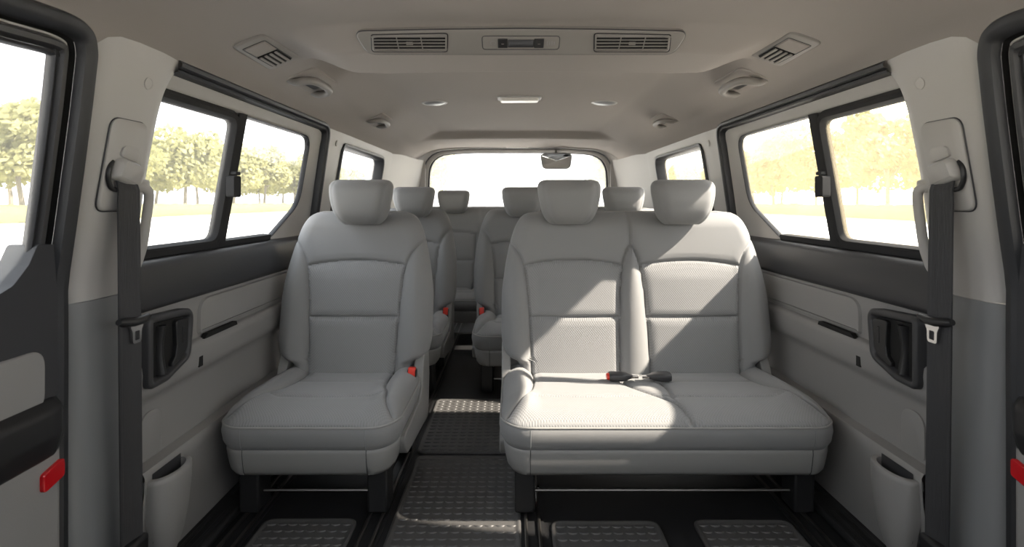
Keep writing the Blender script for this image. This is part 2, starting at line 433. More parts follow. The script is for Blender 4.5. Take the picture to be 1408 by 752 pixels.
    sweep_side(sub, [(.037, .03), (.038, .010), (.042, .004), (.050, .004), (.055, .012), (.057, .03)], s).build('sash_frame', M['charcoal'], d)
    sweep_side(sub, [(.056, .016), (.057, .010), (.062, .008), (.065, .012), (.065, .018)], s).build('glass_run', M['rubber'], d)
    # door card
    up = round_poly([(-.2, .50), (.945, .50), (.945, .765), (.905, .768), (.888, .735), (.86, .705), (.82, .688), (-.2, .66)], [.001, .004, .01, .01, .02, .03, .03, .001], 5)
    mb = MB(); x0, x1 = sorted((s * .843, s * .895)); mb.prism(up, x0, x1); mb.build('upper_card', M['card'], d, bevel=.006, seg=3)
    ip = rrect(.0, .915, .485, .590, .03, 6)
    mb = MB(); x0, x1 = sorted((s * .838, s * .846)); mb.prism(ip, x0, x1); mb.build('inset_panel', M['panel'], d, bevel=.004, seg=3)
    prof = round_poly([(.86, .388), (.835, .40), (.822, .44), (.822, .485), (.84, .503), (.86, .503)], [.002, .02, .03, .02, .02, .002], 5)
    n = len(prof); v = []
    for y, k in ((-.2, 1), (.3, 1), (.90, 1), (.928, .96), (.940, .8), (.943, .5)):
        v.append([(s * (.86 - (.86 - x) * k), y, .445 + (z - .445) * lerp(.9, 1, k) - max(0, (.5 - y)) * .02) for x, z in prof])
    mb = MB(); mb.grid(v, closed_u=True, cap=True); mb.build('armrest', M['black'], d, angle=60)
    mb = MB(); x0, x1 = sorted((s * .836, s * .90)); mb.box(x0, x1, -.2, .947, .02, .50); mb.build('lower_card', M['panel'], d, bevel=.012, seg=3)
    rf = round_poly([(.900, .348), (.944, .360), (.944, .393), (.900, .381)], .008, 5)
    mb = MB(); x0, x1 = sorted((s * .829, s * .838)); mb.prism(rf, x0, x1); mb.build('red_reflector', M['reflector'], d, bevel=.002)
    gl = [p for p in smooth_poly([(.90, .74), (.885, .94), (.868, 1.05), (.84, 1.07), (.6, 1.05), (.2, 1.0), (-.15, .93), (-.2, .66), (.80, .66), (.87, .70)], 4)]
    pane('glass_pane', [tuple(p) for p in gl], .015, M['glass'], d)

# ------------------------------------------------------------------ rear wall (tailgate)
wb = empty('wall_back', (0, 0, 0), kind='structure')
c = (0, .95)
RO = round_poly([(-.82, 0), (.82, 0), (.80, .75), (.76, 1.16), (.70, 1.235), (.3, 1.252), (-.3, 1.252), (-.70, 1.235), (-.76, 1.16), (-.80, .75)], .03, 3)
RW = round_poly([(-.735, .66), (.735, .66), (.715, 1.215), (.35, 1.240), (-.35, 1.240), (-.715, 1.215)], [.06, .06, .20, .3, .3, .20], 10)
RG = round_poly([(-.695, .70), (.695, .70), (.675, 1.192), (.35, 1.212), (-.35, 1.212), (-.675, 1.192)], [.06, .06, .17, .3, .3, .17], 10)
angs = sorted([2 * PI * i / 140 for i in range(140)] + [math.atan2(z - c[1], x - c[0]) % (2 * PI) for x, z in ((-.82, 0), (.82, 0))])
r0, r1, r2 = ray_loop(RO, c, angs), ray_loop(RW, c, angs), ray_loop(RG, c, angs)
def rl(loops):
    mb = MB(); mb.grid([[(x, y, z) for x, z in L] for L, y in loops], closed_u=True); return mb
rl([(r0, 4.06), ([(lerp(a[0], b_[0], .7), lerp(a[1], b_[1], .7)) for a, b_ in zip(r0, r1)], 4.055), (r1, 4.065), (r1, 4.085)]).build('tailgate_trim', M['trim'], wb, angle=60)
rl([(r1, 4.084), ([(lerp(a[0], b_[0], .2), lerp(a[1], b_[1], .2)) for a, b_ in zip(r1, r2)], 4.070), ([(lerp(a[0], b_[0], .85), lerp(a[1], b_[1], .85)) for a, b_ in zip(r1, r2)], 4.085), (r2, 4.10), (r2, 4.13)]).build('window_surround', M['vent'], wb, angle=60)
mb = MB(); mb.box(-.95, .95, 4.15, 4.2, -.3, .69); mb.build('outer_skin', M['trim'], wb, smooth=False)
w5 = empty('window_5', (0, 0, 0), kind='structure')
rl([([(x * 1.012, .95 + (z - .95) * 1.012) for x, z in r1], 4.070), (r1, 4.062), ([(x * .99, .95 + (z - .95) * .99) for x, z in r1], 4.074)]).build('outer_seal', M['rubber'], w5)
rl([(r2, 4.11), (r2, 4.095), ([(x * .985, .95 + (z - .95) * .985) for x, z in r2], 4.10), ([(x * .985, .95 + (z - .95) * .985) for x, z in r2], 4.125)]).build('glass_seal', M['rubber'], w5)
n = len(RG); mb = MB()
mb.add([(x, y, z) for y in (4.115, 4.119) for x, z in RG], [tuple(range(n)), tuple(range(n, 2 * n))] + [(i, (i + 1) % n, n + (i + 1) % n, n + i) for i in range(n)])
mb.build('glass_pane', M['glass_rear'], w5, smooth=False)
mb = MB(); mb.box(-.09, .08, 4.03, 4.05, 1.243, 1.256); mb.build('latch_strip', M['lens'], wb, bevel=.003)
for s in (-1, 1):
    mb = MB(); mb.box(min(s * .86, s * .70), max(s * .86, s * .70), 4.06, 4.16, 0, 1.25); mb.build('corner_filler', M['trim'], wb, smooth=False)

# parking mirror on the rear window
pm = empty('parking_mirror', (.285, 4.06, 1.0), 'small oval-cornered parking mirror hanging at the top right of the rear window', 'mirror')
pm.location = (0, 0, 0)
PMo = round_poly([(.185, 1.085), (.395, 1.085), (.412, 1.195), (.36, 1.21), (.22, 1.21), (.168, 1.195)], [.04, .04, .025, .03, .03, .025], 6)
PMi = offset_loop(PMo, .010); PMm = offset_loop(PMo, .005)
n = len(PMo)
mb = MB(); mb.grid([[(x, y, z) for x, z in L] for L, y in ((PMi, 4.070), (PMi, 4.058), (PMm, 4.054), (PMo, 4.058), (PMo, 4.075), (PMi, 4.080))], closed_u=True); mb.build('mirror_housing', M['panel'], pm)
cx, cz = .29, 1.148
rows = [[(cx + (x - cx) * k, 4.060 + .018 * (1 - k * k), cz + (z - cz) * k) for x, z in PMi] for k in (1, .8, .6, .4, .2, .02)]
mb = MB(); mb.grid(rows, closed_u=True); mb.build('mirror_face', M['mirror'], pm)
mb = MB(); mb.tube([(.29, 4.072, 1.19), (.29, 4.085, 1.215), (.29, 4.09, 1.235)], .012); mb.build('mirror_stem', M['panel'], pm)

# ------------------------------------------------------------------ seats
def pts2(*a): return [tuple(p) for p in smooth_poly(a, 5)]
OUTL = [(.245, -.060), (.30, -.056), (.314, -.045), (.326, -.020), (.342, -.005), (.40, .003), (.50, .003), (.60, -.007), (.68, -.022), (.73, -.036), (.76, -.048), (.782, -.062), (.795, -.079), (.802, -.105)]
ZB, ZT = .245, .803

def make_seat(root, W, CW, cpos, res, heads, buckles=True, cushion_shift=0, coff=0, base=True):
    """W half width of the backrest, CW half width of the cushion, cpos: list of (xl, xr) of the inserts at the bottom,
    heads: x of the headrests.  local origin: floor, centre of the backrest, y = 0 at the foot of the backrest"""
    npos = len(cpos)
    lines = []; ins = []
    for k, (xl, xr) in enumerate(cpos):
        def seam(x0, sg, outer):
            if outer: return pts2((x0, .24), (x0 + .007 * sg, .40), (x0 + .016 * sg, .54), (x0 + .026 * sg, .615), (x0 + .048 * sg, .668), (x0 + .092 * sg, .712))
            return pts2((x0, .24), (x0 + .004 * sg, .40), (x0 + .012 * sg, .55), (x0 + .026 * sg, .635), (x0 + .048 * sg, .69))
        L = seam(xl, -1, k == 0); R = seam(xr, 1, k == npos - 1)
        lines += [L, R]
        fl_ = lambda tab: (lambda z, t=[(p[1], p[0]) for p in tab]: interp(t, z))
        fL, fR = fl_(L), fl_(R)
        a, b_ = fL(.622), fR(.622)
        arch = [(lerp(a, b_, i / 12), .622 + .018 * (1 - (2 * i / 12 - 1)**2)) for i in range(13)]
        lines += [arch, [(fL(.455), .455), (fR(.455), .455)]]
        ins.append((fL, fR, a, b_))
        if k: 
            xm = (cpos[k - 1][1] + xl) / 2
            lines.append([(xm, .685), (xm, .82)])
    def region(x, z):
        for k, (fL, fR, a, b_) in enumerate(ins):
            if fL(z) < x < fR(z):
                u = max(-1, min(1, 2 * (x - a) / (b_ - a) - 1))
                if z < .622 + .018 * (1 - u * u): return 1 + 2 * k + (1 if z < .455 else 0)
        return 0
    def hw(z): return W + hermite(OUTL, z)
    nx, nz = max(24, int(2 * W / res)), int((ZT - ZB) / res)
    A = [-1 + 2 * i / nx for i in range(nx + 1)]
    sx = [.3 * a + .7 * math.sin(a * PI / 2) for a in A]
    tz = []
    for j in range(nz + 1):
        a = j / nz; tz.append(ZB + (ZT - ZB) * (.45 * a + .55 * math.sin(a * PI / 2)))
    R_ = .055; wg = max(.0042, res * .9); dg = .0085
    bb = [[(min(p[0] for p in l) - .02, max(p[0] for p in l) + .02, min(p[1] for p in l) - .02, max(p[1] for p in l) + .02), l] for l in lines]
    def groove(x, z):
        d = 9
        for (x0, x1, z0, z1), l in bb:
            if x0 < x < x1 and z0 < z < z1:
                for p, q in zip(l, l[1:]):
                    if min(p[0], q[0]) - .02 < x < max(p[0], q[0]) + .02 and min(p[1], q[1]) - .02 < z < max(p[1], q[1]) + .02:
                        d = min(d, seg_dist(x, z, p, q))
        return math.exp(-(d / wg)**2) * dg + .004 * math.exp(-(d / .016)**2)
    def yplane(z): return .05 + (z - .25) * .20
    front = []; back = []
    for z in tz:
        h = hw(z); fr = []; bk = []
        for s_ in sx:
            x = s_ * h
            dx = h - abs(x); dzt = ZT - z; dzb = (z - ZB) * 1.5
            q = 1
            for dd in (dx, dzt, dzb):
                t = max(0, min(1, dd / R_)); q *= math.sqrt(max(0, 1 - (1 - t)**2))
            # bolsters and puffed inserts
            bol = .028 * sstep(W - .125, W - .045, abs(x)) * (1 - sstep(.56, .70, z))
            mid = 0
            for fL, fR, a, b_ in ins:
                l_, r_ = fL(z), fR(z)
                if l_ < x < r_ and z < .64:
                    mid = max(mid, .008 * math.sin(PI * (x - l_) / (r_ - l_))**.6 * (1 - sstep(.575, .63, z)))
            for k in range(npos - 1):
                l_, r_ = ins[k][1](z), ins[k + 1][0](z)
                if l_ < x < r_ and z < .69: mid = .022 * math.sin(PI * (x - l_) / (r_ - l_))**.7
            f = .05 * q + (bol + mid) * q - (groove(x, z) if q > .2 else 0)
            fr.append((x, yplane(z) - f, z)); bk.append((x, yplane(z) + .05 * q, z))
        front.append(fr); back.append(bk)
    # split the front into cover and inserts along the seams
    parts = {}
    nxx = nx + 1
    for j in range(nz):
        for i in range(nx):
            c_ = ((front[j][i][0] + front[j + 1][i + 1][0]) / 2, (front[j][i][2] + front[j + 1][i + 1][2]) / 2)
            parts.setdefault(region(*c_), []).append((j, i))
    def sub(faces, rows):
        idx = {}; v = []; f = []
        def g(j, i):
            if (j, i) not in idx: idx[(j, i)] = len(v); v.append(rows[j][i])
            return idx[(j, i)]
        for j, i in faces: f.append((g(j, i), g(j, i + 1), g(j + 1, i + 1), g(j + 1, i)))
        return v, f
    v, f = sub(parts[0], front); mb = MB(); mb.add(v, f)
    mb.grid([r[::-1] for r in back])
    br = mb.build('backrest', M['fabric'], root, weld=.0002, angle=0)
    for k in sorted(parts):
        if k:
            v, f = sub(parts[k], front); mesh('insert_panel', v, f, M['perf'], br, angle=0)
    # piping along the outline
    po = [(hw(z) - .004, yplane(z) + .004, z) for z in tz[::3] if z < .80]
    top = [(hw(.80) * (1 - i / 8), yplane(.801), .8035) for i in range(1, 8)]
    loop = po + top + [(-x, y, z) for x, y, z in top[::-1]] + [(-x, y, z) for x, y, z in po[::-1]]
    mb = MB(); mb.tube(loop, .0032, 6); mb.build('piping', M['piping'], br)
    # buttons at the foot of the inserts
    if res < .006:
        for xl, xr in cpos:
            for xb in (xl + .016, xr - .016):
                Mx = Matrix.Translation((xb, yplane(.315) - .046, .315)) @ Matrix.Rotation(PI / 2, 4, 'X')
                mb = MB(); mb.lathe([(.001, .004), (.005, .003), (.007, 0), (.007, -.006)], Mx, 14); mb.build('trim_button', M['shell'], br)
    # headrests
    for hx in heads:
        n_, m_ = 44, 36; rowsF = []; rowsB = []
        HO = [(.762, .058), (.768, .068), (.785, .083), (.81, .094), (.84, .101), (.87, .106), (.89, .107), (.902, .103), (.91, .094), (.914, .08)]
        for j in range(m_ + 1):
            a = j / m_; z = .762 + .152 * (.5 - .5 * math.cos(PI * a)) ; h = hermite(HO, z); rf = []; rb = []
            for i in range(n_ + 1):
                a2 = -1 + 2 * i / n_; s_ = math.sin(a2 * PI / 2)
                x = s_ * h
                q = 1
                for dd, rr in ((h - abs(x), .045), (.914 - z, .045), (z - .762, .05)):
                    t = max(0, min(1, dd / rr)); q *= math.sqrt(max(0, 1 - (1 - t)**2))
                gr = .004 * math.exp(-((h - abs(x) - .021) / .0028)**2) if q > .3 else 0
                yb = .075 + (z - .762) * .12 - .02 * sstep(.762, .85, z)
                rf.append((hx + x, yb - .058 * q + gr - .01 * (1 - s_ * s_) * q, z)); rb.append((hx + x, yb + .05 * q, z))
            rowsF.append(rf); rowsB.append(rb)
        mb = MB(); mb.grid(rowsF); mb.grid([r[::-1] for r in rowsB]); hr = mb.build('headrest', M['fabric'], root, weld=.0003, angle=0)
        for dx in (-.045, .045):
            mb = MB(); mb.tube([(hx + dx, .150, .74), (hx + dx, .105, .82)], .006, 10); mb.build('headrest_post', M['chrome'], hr)
    # ---- cushion
    y0, y1 = -.395, .05; rc = .085; cs = coff
    def cw(y):
        dfr = y - y0
        w_ = CW - (rc - math.sqrt(max(0, rc * rc - (rc - min(rc, dfr))**2))) * .85
        return w_ - .012 * sstep(-.1, .05, y)
    ny = int((y1 - y0) / res); ncx = int(2 * CW / res)
    cl = []
    c0 = [(xl - cs, xr - cs) for xl, xr in cpos]
    for k, (xl, xr) in enumerate(c0):
        if k == 0: cl.append(pts2((xl, .05), (xl, -.06), (xl - .008, -.16), (xl - .025, -.23), (-CW + .045, -.30), (-CW + .018, -.345)))
        else: cl.append(pts2((xl + .0, .05), (xl, -.06), (xl + .004, -.16), (xl - .004, -.25)))
        if k == npos - 1: cl.append(pts2((xr, .05), (xr, -.06), (xr + .012, -.15), (xr + .035, -.23), (CW - .045, -.30), (CW - .018, -.345)))
        else: cl.append(pts2((xr - .01, .05), (xr - .012, -.10), (xr + .02, -.18), (xr + .065, -.25), (xr + .095, -.30), (xr + .105, -.39)))
    cross = []
    for k, (xl, xr) in enumerate(c0):
        cross.append(pts2((xl - .03, -.235), ((xl + xr) / 2, -.245), (xr + .03, -.235)))
        cross.append([(xl, -.085), (xr, -.085)])
    allc = [(l, 1) for l in cl] + [(l, .55) for l in cross]
    def cg(x, y):
        g_ = 0
        for l, k in allc:
            d = 9
            for p, q in zip(l, l[1:]):
                if min(p[0], q[0]) - .025 < x < max(p[0], q[0]) + .025 and min(p[1], q[1]) - .025 < y < max(p[1], q[1]) + .025:
                    d = min(d, seg_dist(x, y, p, q))
            g_ = max(g_, k * (math.exp(-(d / wg)**2) * .009 + .006 * math.exp(-(d / .016)**2)))
        return g_
    def inside(x, y):
        fl_ = interp([(p[1], p[0]) for p in reversed(cl[0])], y); fr_ = interp([(p[1], p[0]) for p in reversed(cl[-1])], y)
        return fl_ < x < fr_ if y > -.345 else True
    zs = .270
    A = [-1 + 2 * i / ncx for i in range(ncx + 1)]
    rows = []
    for j in range(ny + 1):
        a = j / ny; y = y0 + (y1 - y0) * (1 - (.4 * (1 - a) + .6 * math.sin((1 - a) * PI / 2)))
        row = []
        for a_ in A:
            s_ = .4 * a_ + .6 * math.sin(a_ * PI / 2); x = s_ * cw(y)
            q = 1
            for dd, rr in ((cw(y) - abs(x), .075), (y - y0, .095)):
                t = max(0, min(1, dd / rr)); q *= math.sqrt(max(0, 1 - (1 - t)**2))
            z = zs + .027 * q - .016 * sstep(-.28, .04, y) * q
            z += q * .022 * sstep(CW - .11, CW - .04, abs(x)) * sstep(-.38, -.26, y)
            z -= cg(x, y) * (1 if q > .3 else q / .3)
            row.append((x + cs, y, z))
        rows.append(row)
    edge = [r[0] for r in rows[::-1]] + rows[0][1:] + [r[-1] for r in rows[1:]]
    def ring(dz, off):
        out = []; n = len(edge)
        for i, p in enumerate(edge):
            a = Vector(edge[max(0, i - 1)]); b_ = Vector(edge[min(n - 1, i + 1)]); t = (b_ - a); t.z = 0
            t = t.normalized() if t.length > 1e-9 else Vector((1, 0, 0))
            nn = Vector((t.y, -t.x, 0))
            out.append((p[0] + nn.x * off, p[1] + nn.y * off, zs + dz))
        return out
    pf = {}
    for j in range(ny):
        for i in range(ncx):
            p, q = rows[j][i], rows[j + 1][i + 1]
            pf.setdefault(inside((p[0] + q[0]) / 2 - cs, (p[1] + q[1]) / 2), []).append((j, i))
    mb = MB(); v, f = sub(pf.get(False, []), rows); mb.add(v, f)
    mb.grid([[(p[0], p[1], p[2]) for p in edge], ring(-.004, .0035), ring(-.022, .006), ring(-.046, .002), ring(-.060, -.006), ring(-.064, -.02)])
    cu = mb.build('seat_cushion', M['fabric'], root, weld=.0002, angle=0)
    v, f = sub(pf[True], rows); mesh('cushion_insert', v, f, M['perf'], cu, angle=0)
    mb = MB(); mb.tube(ring(-.001, .002)[::2], .0028, 6); mb.build('piping', M['piping'], cu)
    # ---- plastic skirt under the cushion
    mb = MB(); rg = [ring(-.059, -.030), ring(-.058, -.012), ring(-.061, -.007), ring(-.072, -.006), ring(-.097, -.010), ring(-.120, -.015), ring(-.132, -.024), ring(-.134, -.06)]
    mb.grid(rg); n = len(edge)
    sk = mb.build('seat_skirt', M['shell'], root, angle=0)
    rb_ = [ring(-.006, .0038), ring(-.022, .0062), ring(-.046, .0022), ring(-.058, -.004)]
    for xt in (-CW + .075 + cs, CW - .075 + cs):
        ii = min(range(len(edge)), key=lambda q_: abs(edge[q_][0] - xt) + abs(edge[q_][1] - y0))
        mb = MB(); mb.tube([rg[q_][ii] for q_ in (1, 2, 3, 4, 5, 6)], .0011, 5); mb.build('skirt_seam', M['charcoal'], sk)
        mb = MB(); mb.tube([l_[ii] for l_ in rb_], .0009, 5); mb.build('cushion_seam', M['trim_dark'], cu)
    mb = MB()
    mb.box(-CW + .05 + cs, CW - .05 + cs, -.33, .06, .150, .205); mb.build('seat_pan', M['black'], root, smooth=False)
    # ---- side shields with the recliner hump
    for s in (-1, 1):
        poly = round_poly([(-.27, .142), (.11, .10), (.135, .24), (.115, .345), (.075, .368), (.035, .352), (.004, .30), (-.02, .235), (-.07, .212), (-.31, .206)], [.05, .03, .03, .03, .025, .03, .03, .03, .03, .02], 5)
        xo = s * (CW + .006) + cs; x0, x1 = sorted((xo, xo - s * .030))
        mb = MB(); mb.prism(poly, x0, x1); sh = mb.build('side_shield', M['shell'], root, bevel=.008, seg=3)
    # legs
    for sx_ in (-1, 1):
        for yl in (-.325, .02):
            xl = sx_ * (CW - .062) + cs
            mb = MB(); mb.prism([(yl, .0125), (yl + .075, .0125), (yl + .07, .15), (yl - .005, .15)], xl - .027, xl + .027); mb.build('leg', M['black'], root, bevel=.006, seg=2)
    mb = MB(); xa = CW - .09
    mb.tube([(-xa + cs, -.30, .062), (xa + cs, -.30, .062)], .0045, 8); mb.build('release_bar', M['steel'], root)
    if res < .006:
        for xb, yb, zb in ((-xa + .012 + cs, -.24, .035), (-xa + .02 + cs, -.20, .07)):
            Mx = Matrix.Translation((xb, yb, zb)) @ Matrix.Rotation(PI / 2, 4, 'X')
            mb = MB(); mb.lathe([(.001, .006), (.005, .005), (.0065, .002), (.0065, -.004)], Mx, 6); mb.build('bolt', M['chrome'], root)
    return root

def buckle(seat, loc, rot):
    T = Matrix.Translation(loc) @ Matrix.Rotation(rot[0], 4, 'X') @ Matrix.Rotation(rot[1], 4, 'Y')
    mb = MB(); mb.prism(round_poly([(-.012, 0), (.012, 0), (.014, .045), (.012, .062), (-.012, .062), (-.014, .045)], .004, 3), -.014, .014, T)
    mb.prism([(-.004, -.09), (.004, -.09), (.006, .004), (-.006, .004)], -.008, .008, T)
    b_ = mb.build('seat_buckle', M['black'], seat, bevel=.003); b_['label'] = 'black seat buckle with red button'
    mb = MB(); mb.prism(rrect(-.0155, .006, .034, .067, .003, 3), -.0115, .0115, T); rb = mb.build('release_button', M['red'], b_, bevel=.002); rb['label'] = 'red button'

SX = -.572
r = empty('front_single_seat', (SX, 1.75, 0), 'grey single seat nearest the viewer, left of the aisle, with rubber mat before it', 'seat')
r.name = 'single_seat'
make_seat(r, .254, .232, [(-.140, .140)], .0042, [0.018]); buckle(r, (.207, -.045, .246), (-.10, .05))
r = empty('double_seat', (.372, 1.75, 0), 'wide pale grey two-place seat nearest the viewer, right of the aisle, partly in sun', 'seat')
make_seat(r, .450, .433, [(-.350, -.062), (.038, .330)], .0042, [-.224, .160], coff=-.012)
r = empty('single_seat', (-.575, 2.66, 0), 'grey single seat directly behind the nearest left seat, half hidden by it', 'seat')
make_seat(r, .245, .225, [(-.137, .137)], .008, [0.032]); buckle(r, (.205, -.045, .256), (-.10, .05))
r = empty('double_seat', (.285, 2.66, 0), 'grey two-place seat behind the sunlit front two-place seat, mostly hidden', 'seat')
make_seat(r, .52, .50, [(-.41, -.09), (.09, .41)], .008, [-.275, .235]); buckle(r, (-.475, -.045, .256), (-.10, -.05))
r = empty('rear_bench_seat', (0, 3.48, 0), 'grey three-place bench at the back under the rear window, seen down the aisle', 'seat')
make_seat(r, .76, .74, [(-.68, -.30), (-.19, .19), (.30, .68)], .010, [-.43, .40]); buckle(r, (-.215, -.055, .262), (-.10, .05))

# the pair of buckles lying on the two-place seat
for sx_, lab in ((-1, 'red-ended black buckle lying on the sunlit two-place seat cushion, left of a pair'), (1, 'black buckle without red button lying on the two-place cushion, right of a pair')):
    r = empty('lap_buckle', (.348 + sx_ * .006, 1.655, .2985), lab, 'buckle')
    MT = Matrix.Scale(sx_, 4, (1, 0, 0))
    prof = [(.016, .007, .005), (.026, .010, .007), (.036, .017, .011), (.050, .0205, .0125), (.080, .0215, .013), (.088, .019, .0115), (.090, .012, .007)]
    rows = [[MT @ Vector((x, a * math.copysign(abs(math.cos(t))**.6, math.cos(t)), h * math.copysign(abs(math.sin(t))**.6, math.sin(t)) + .003)) for t in [2 * PI * k / 20 for k in range(20)]] for x, a, h in prof]
    mb = MB(); mb.grid(rows, closed_u=True, cap=True); mb.build('buckle_body', M['charcoal'], r, angle=50)
    mb = MB(); mb.tube([MT @ Vector((.0, 0, .002)), MT @ Vector((.022, 0, .002))], 0, 10, flat=(.012, .004)); mb.build('buckle_strap', M['chrome'], r)
    if sx_ < 0:
        mb = MB(); mb.lathe([(.001, .007), (.012, .006), (.015, .002), (.015, -.002)], Matrix.Translation((-.090, 0, .003)) @ Matrix.Rotation(-PI / 2, 4, 'Y') @ Matrix.Scale(.7, 4, (1, 0, 0)), 16); mb.build('release_button', M['red'], r)

# ------------------------------------------------------------------ seat belts on the B pillars
for s in (-1, 1):
    sd = SIDE[s]
    r = empty('seat_belt', (0, 0, 0), 'black seat belt hanging down the %s door pillar from a pale guide plate' % sd, 'seat belt')
    # height adjuster plate
    pl = rrect(1.004, 1.102, .822, .998, [.02, .02, .022, .022], 6)
    n = len(pl); mb = MB()
    mb.grid([[side_pt(s, y, z, o) for y, z in L] for L, o in ((pl, -.004), (pl, -.011), (offset_loop(pl, .003), -.0135))], closed_u=True)
    mb.f.append(tuple(2 * n + k for k in range(n))); mb.build('guide_plate', M['trim'], r, angle=50)
    gr = offset_loop(pl, -.0012)
    mb = MB(); mb.tube([side_pt(s, y, z, -.0075) for y, z in gr], .0014, 6, closed=True); mb.build('plate_gap', M['charcoal'], r)
    # D-ring cover
    body = round_poly([(1.014, .884), (1.076, .866), (1.085, .905), (1.074, .914), (1.030, .924), (1.022, .915)], [.008, .006, .01, .01, .008, .01], 5)
    n = len(body); mb = MB()
    mb.grid([[side_pt(s, y, z, o) for y, z in L] for L, o in ((body, -.012), (body, -.026), (offset_loop(body, .006), -.033))], closed_u=True)
    mb.f.append(tuple(2 * n + k for k in range(n))); mb.build('belt_guide', M['trim'], r, angle=50)
    tb = round_poly([(1.032, .928), (1.080, .917), (1.082, .938), (1.074, .946), (1.044, .948), (1.036, .944)], .006, 4); n = len(tb); mb = MB()
    mb.grid([[side_pt(s, y, z, o) for y, z in L] for L, o in ((tb, -.012), (tb, -.018), (offset_loop(tb, .003), -.0195))], closed_u=True)
    mb.f.append(tuple(2 * n + k for k in range(n))); mb.build('height_button', M['trim'], r, angle=50)
    mb = MB(); mb.tube([side_pt(s, y, z, o) for y, z, o in smooth_poly([(1.020, .917, -.011), (1.011, .905, -.015), (1.009, .888, -.017), (1.014, .874, -.018), (1.024, .864, -.019), (1.050, .862, -.022), (1.074, .862, -.022), (1.081, .868, -.018)], 5)], .0045, 10); mb.build('guide_ring', M['black'], r)
    # webbing
    rows = []
    for z, xa_, yc, w_ in ((.880, .7975, 1.049, .020), (.862, .7935, 1.050, .0215), (.84, .7945, 1.051, .0225), (.7, .798, 1.058, .023), (.5, .803, 1.067, .0235), (.3, .807, 1.075, .0235), (.16, .809, 1.080, .0235), (.10, .811, 1.082, .0235)):
        X = s * xa_
        rows.append([(X - s * a * .0016 - s * b_ * .005, yc + w_ * b_, z) for a, b_ in ((1, -1), (1, -.8), (.2, -.72), (.2, .72), (1, .8), (1, 1), (-1, 1), (-1, -1))])
    R2 = []
    for (a, b2) in zip(rows, rows[1:]):
        for k in range(6): R2.append([tuple(Vector(p).lerp(Vector(q), k / 6)) for p, q in zip(a, b2)])
    R2.append(rows[-1])
    mb = MB(); mb.grid(R2, closed_u=True, cap=True); mb.build('webbing', M['belt'], r, angle=30)
    # tongue: black stop bar and chrome latch plate
    tz_ = .604; X = s * .799
    mb = MB(); mb.tube([(X, 1.030, tz_ + .004), (X, 1.042, tz_ + .001), (X - s * .004, 1.066, tz_ - .003), (X - s * .006, 1.090, tz_ - .003), (X - s * .006, 1.106, tz_ + .001)], [.006, .009, .0095, .009, .006], 12, flat=None); mb.build('belt_tongue', M['black'], r)
    tp = round_poly([(1.053, tz_ - .008), (1.060, tz_ - .022), (1.061, tz_ - .046), (1.085, tz_ - .046), (1.086, tz_ - .022), (1.094, tz_ - .008)], [.002, .006, .006, .006, .006, .002], 4)
    hole = rrect(1.067, 1.080, tz_ - .040, tz_ - .022, .002, 3)
    ca = (1.0735, tz_ - .031); ag = [2 * PI * i / 48 for i in range(48)]
    o_, i_ = ray_loop(tp, ca, ag), ray_loop(hole, ca, ag)
    mb = MB(); mb.grid([[(X - s * x, y, z) for y, z in L] for L, x in ((o_, .002), (o_, .006), (i_, .006), (i_, .002))], closed_u=True, closed_v=True); mb.build('latch_plate', M['chrome'], r, angle=40)
    mb = MB(); mb.box(min(X - s * .004, X + s * .02), max(X - s * .004, X + s * .02), 1.045, 1.115, .10, .158); mb.build('belt_anchor', M['black'], r, bevel=.008)

    # vertical grab handle behind the pillar
    g = empty('pillar_grab_handle', (0, 0, 0), 'pale vertical grab handle on the rear edge of the %s door pillar' % sd, 'handle')
    mb = MB()
    pth = smooth_poly([(s * (xw(.875) + .004), 1.116, .872), (s * (xw(.87) - .008), 1.128, .868), (s * (xw(.86) - .010), 1.140, .852), (s * (xw(.8) - .012), 1.144, .80), (s * (xw(.75) - .012), 1.146, .75), (s * (xw(.72) - .008), 1.146, .716), (s * (xw(.70) - .004), 1.142, .694), (s * (xw(.69) + .004), 1.130, .684)], 6)
    mb.tube(pth, 0, 12, flat=(.0085, .010)); mb.build('grip', M['trim'], g)
    for zz in (.872, .690):
        mb = MB(); mb.prism(rrect(1.115, 1.145, zz - .014, zz + .014, .008, 4), -.012, .012, Matrix.Translation((s * (xw(zz) + .004), 0, 0))); mb.build('mount', M['trim'], g, bevel=.004)

    # recessed inner handle of the sliding door
    h = empty('inner_door_handle', (0, 0, 0), 'black recessed inner handle in the %s door panel behind the seat belt' % sd, 'handle')
    bz = round_poly([(1.152, .432), (1.22, .434), (1.305, .462), (1.318, .582), (1.152, .592)], [.02, .05, .035, .03, .02], 7)
    n = len(bz); mb = MB()
    i1, i2 = offset_loop(bz, .006), offset_loop(bz, .020)
    mb.grid([[(s * x, y, z) for y, z in L] for L, x in ((bz, .848), (bz, .826), (offset_loop(bz, .004), .822), (offset_loop(bz, .011), .821), (offset_loop(bz, .015), .824), (i2, .836))], closed_u=True)
    mb.build('bezel', M['charcoal'], h, angle=60)
    mb = MB(); mb.add([(s * .8335, y, z) for y, z in i2] + [(s * .836, y, z) for y, z in i2], [tuple(range(n)), tuple(range(n, 2 * n))] + [(k, (k + 1) % n, n + (k + 1) % n, n + k) for k in range(n)]); mb.build('recess', M['void'], h, smooth=False)
    rows = [[(s * (x + .006 * math.cos(PI * (z - .51) / .1)), y, z) for y, x in ((1.190, .836), (1.191, .824), (1.196, .819), (1.206, .820), (1.211, .826), (1.211, .836))] for z in [.455 + .012 * k for k in range(10)]]
    mb = MB(); mb.grid(rows, cap=True); mb.build('pull_lever', M['black'], h, angle=50)
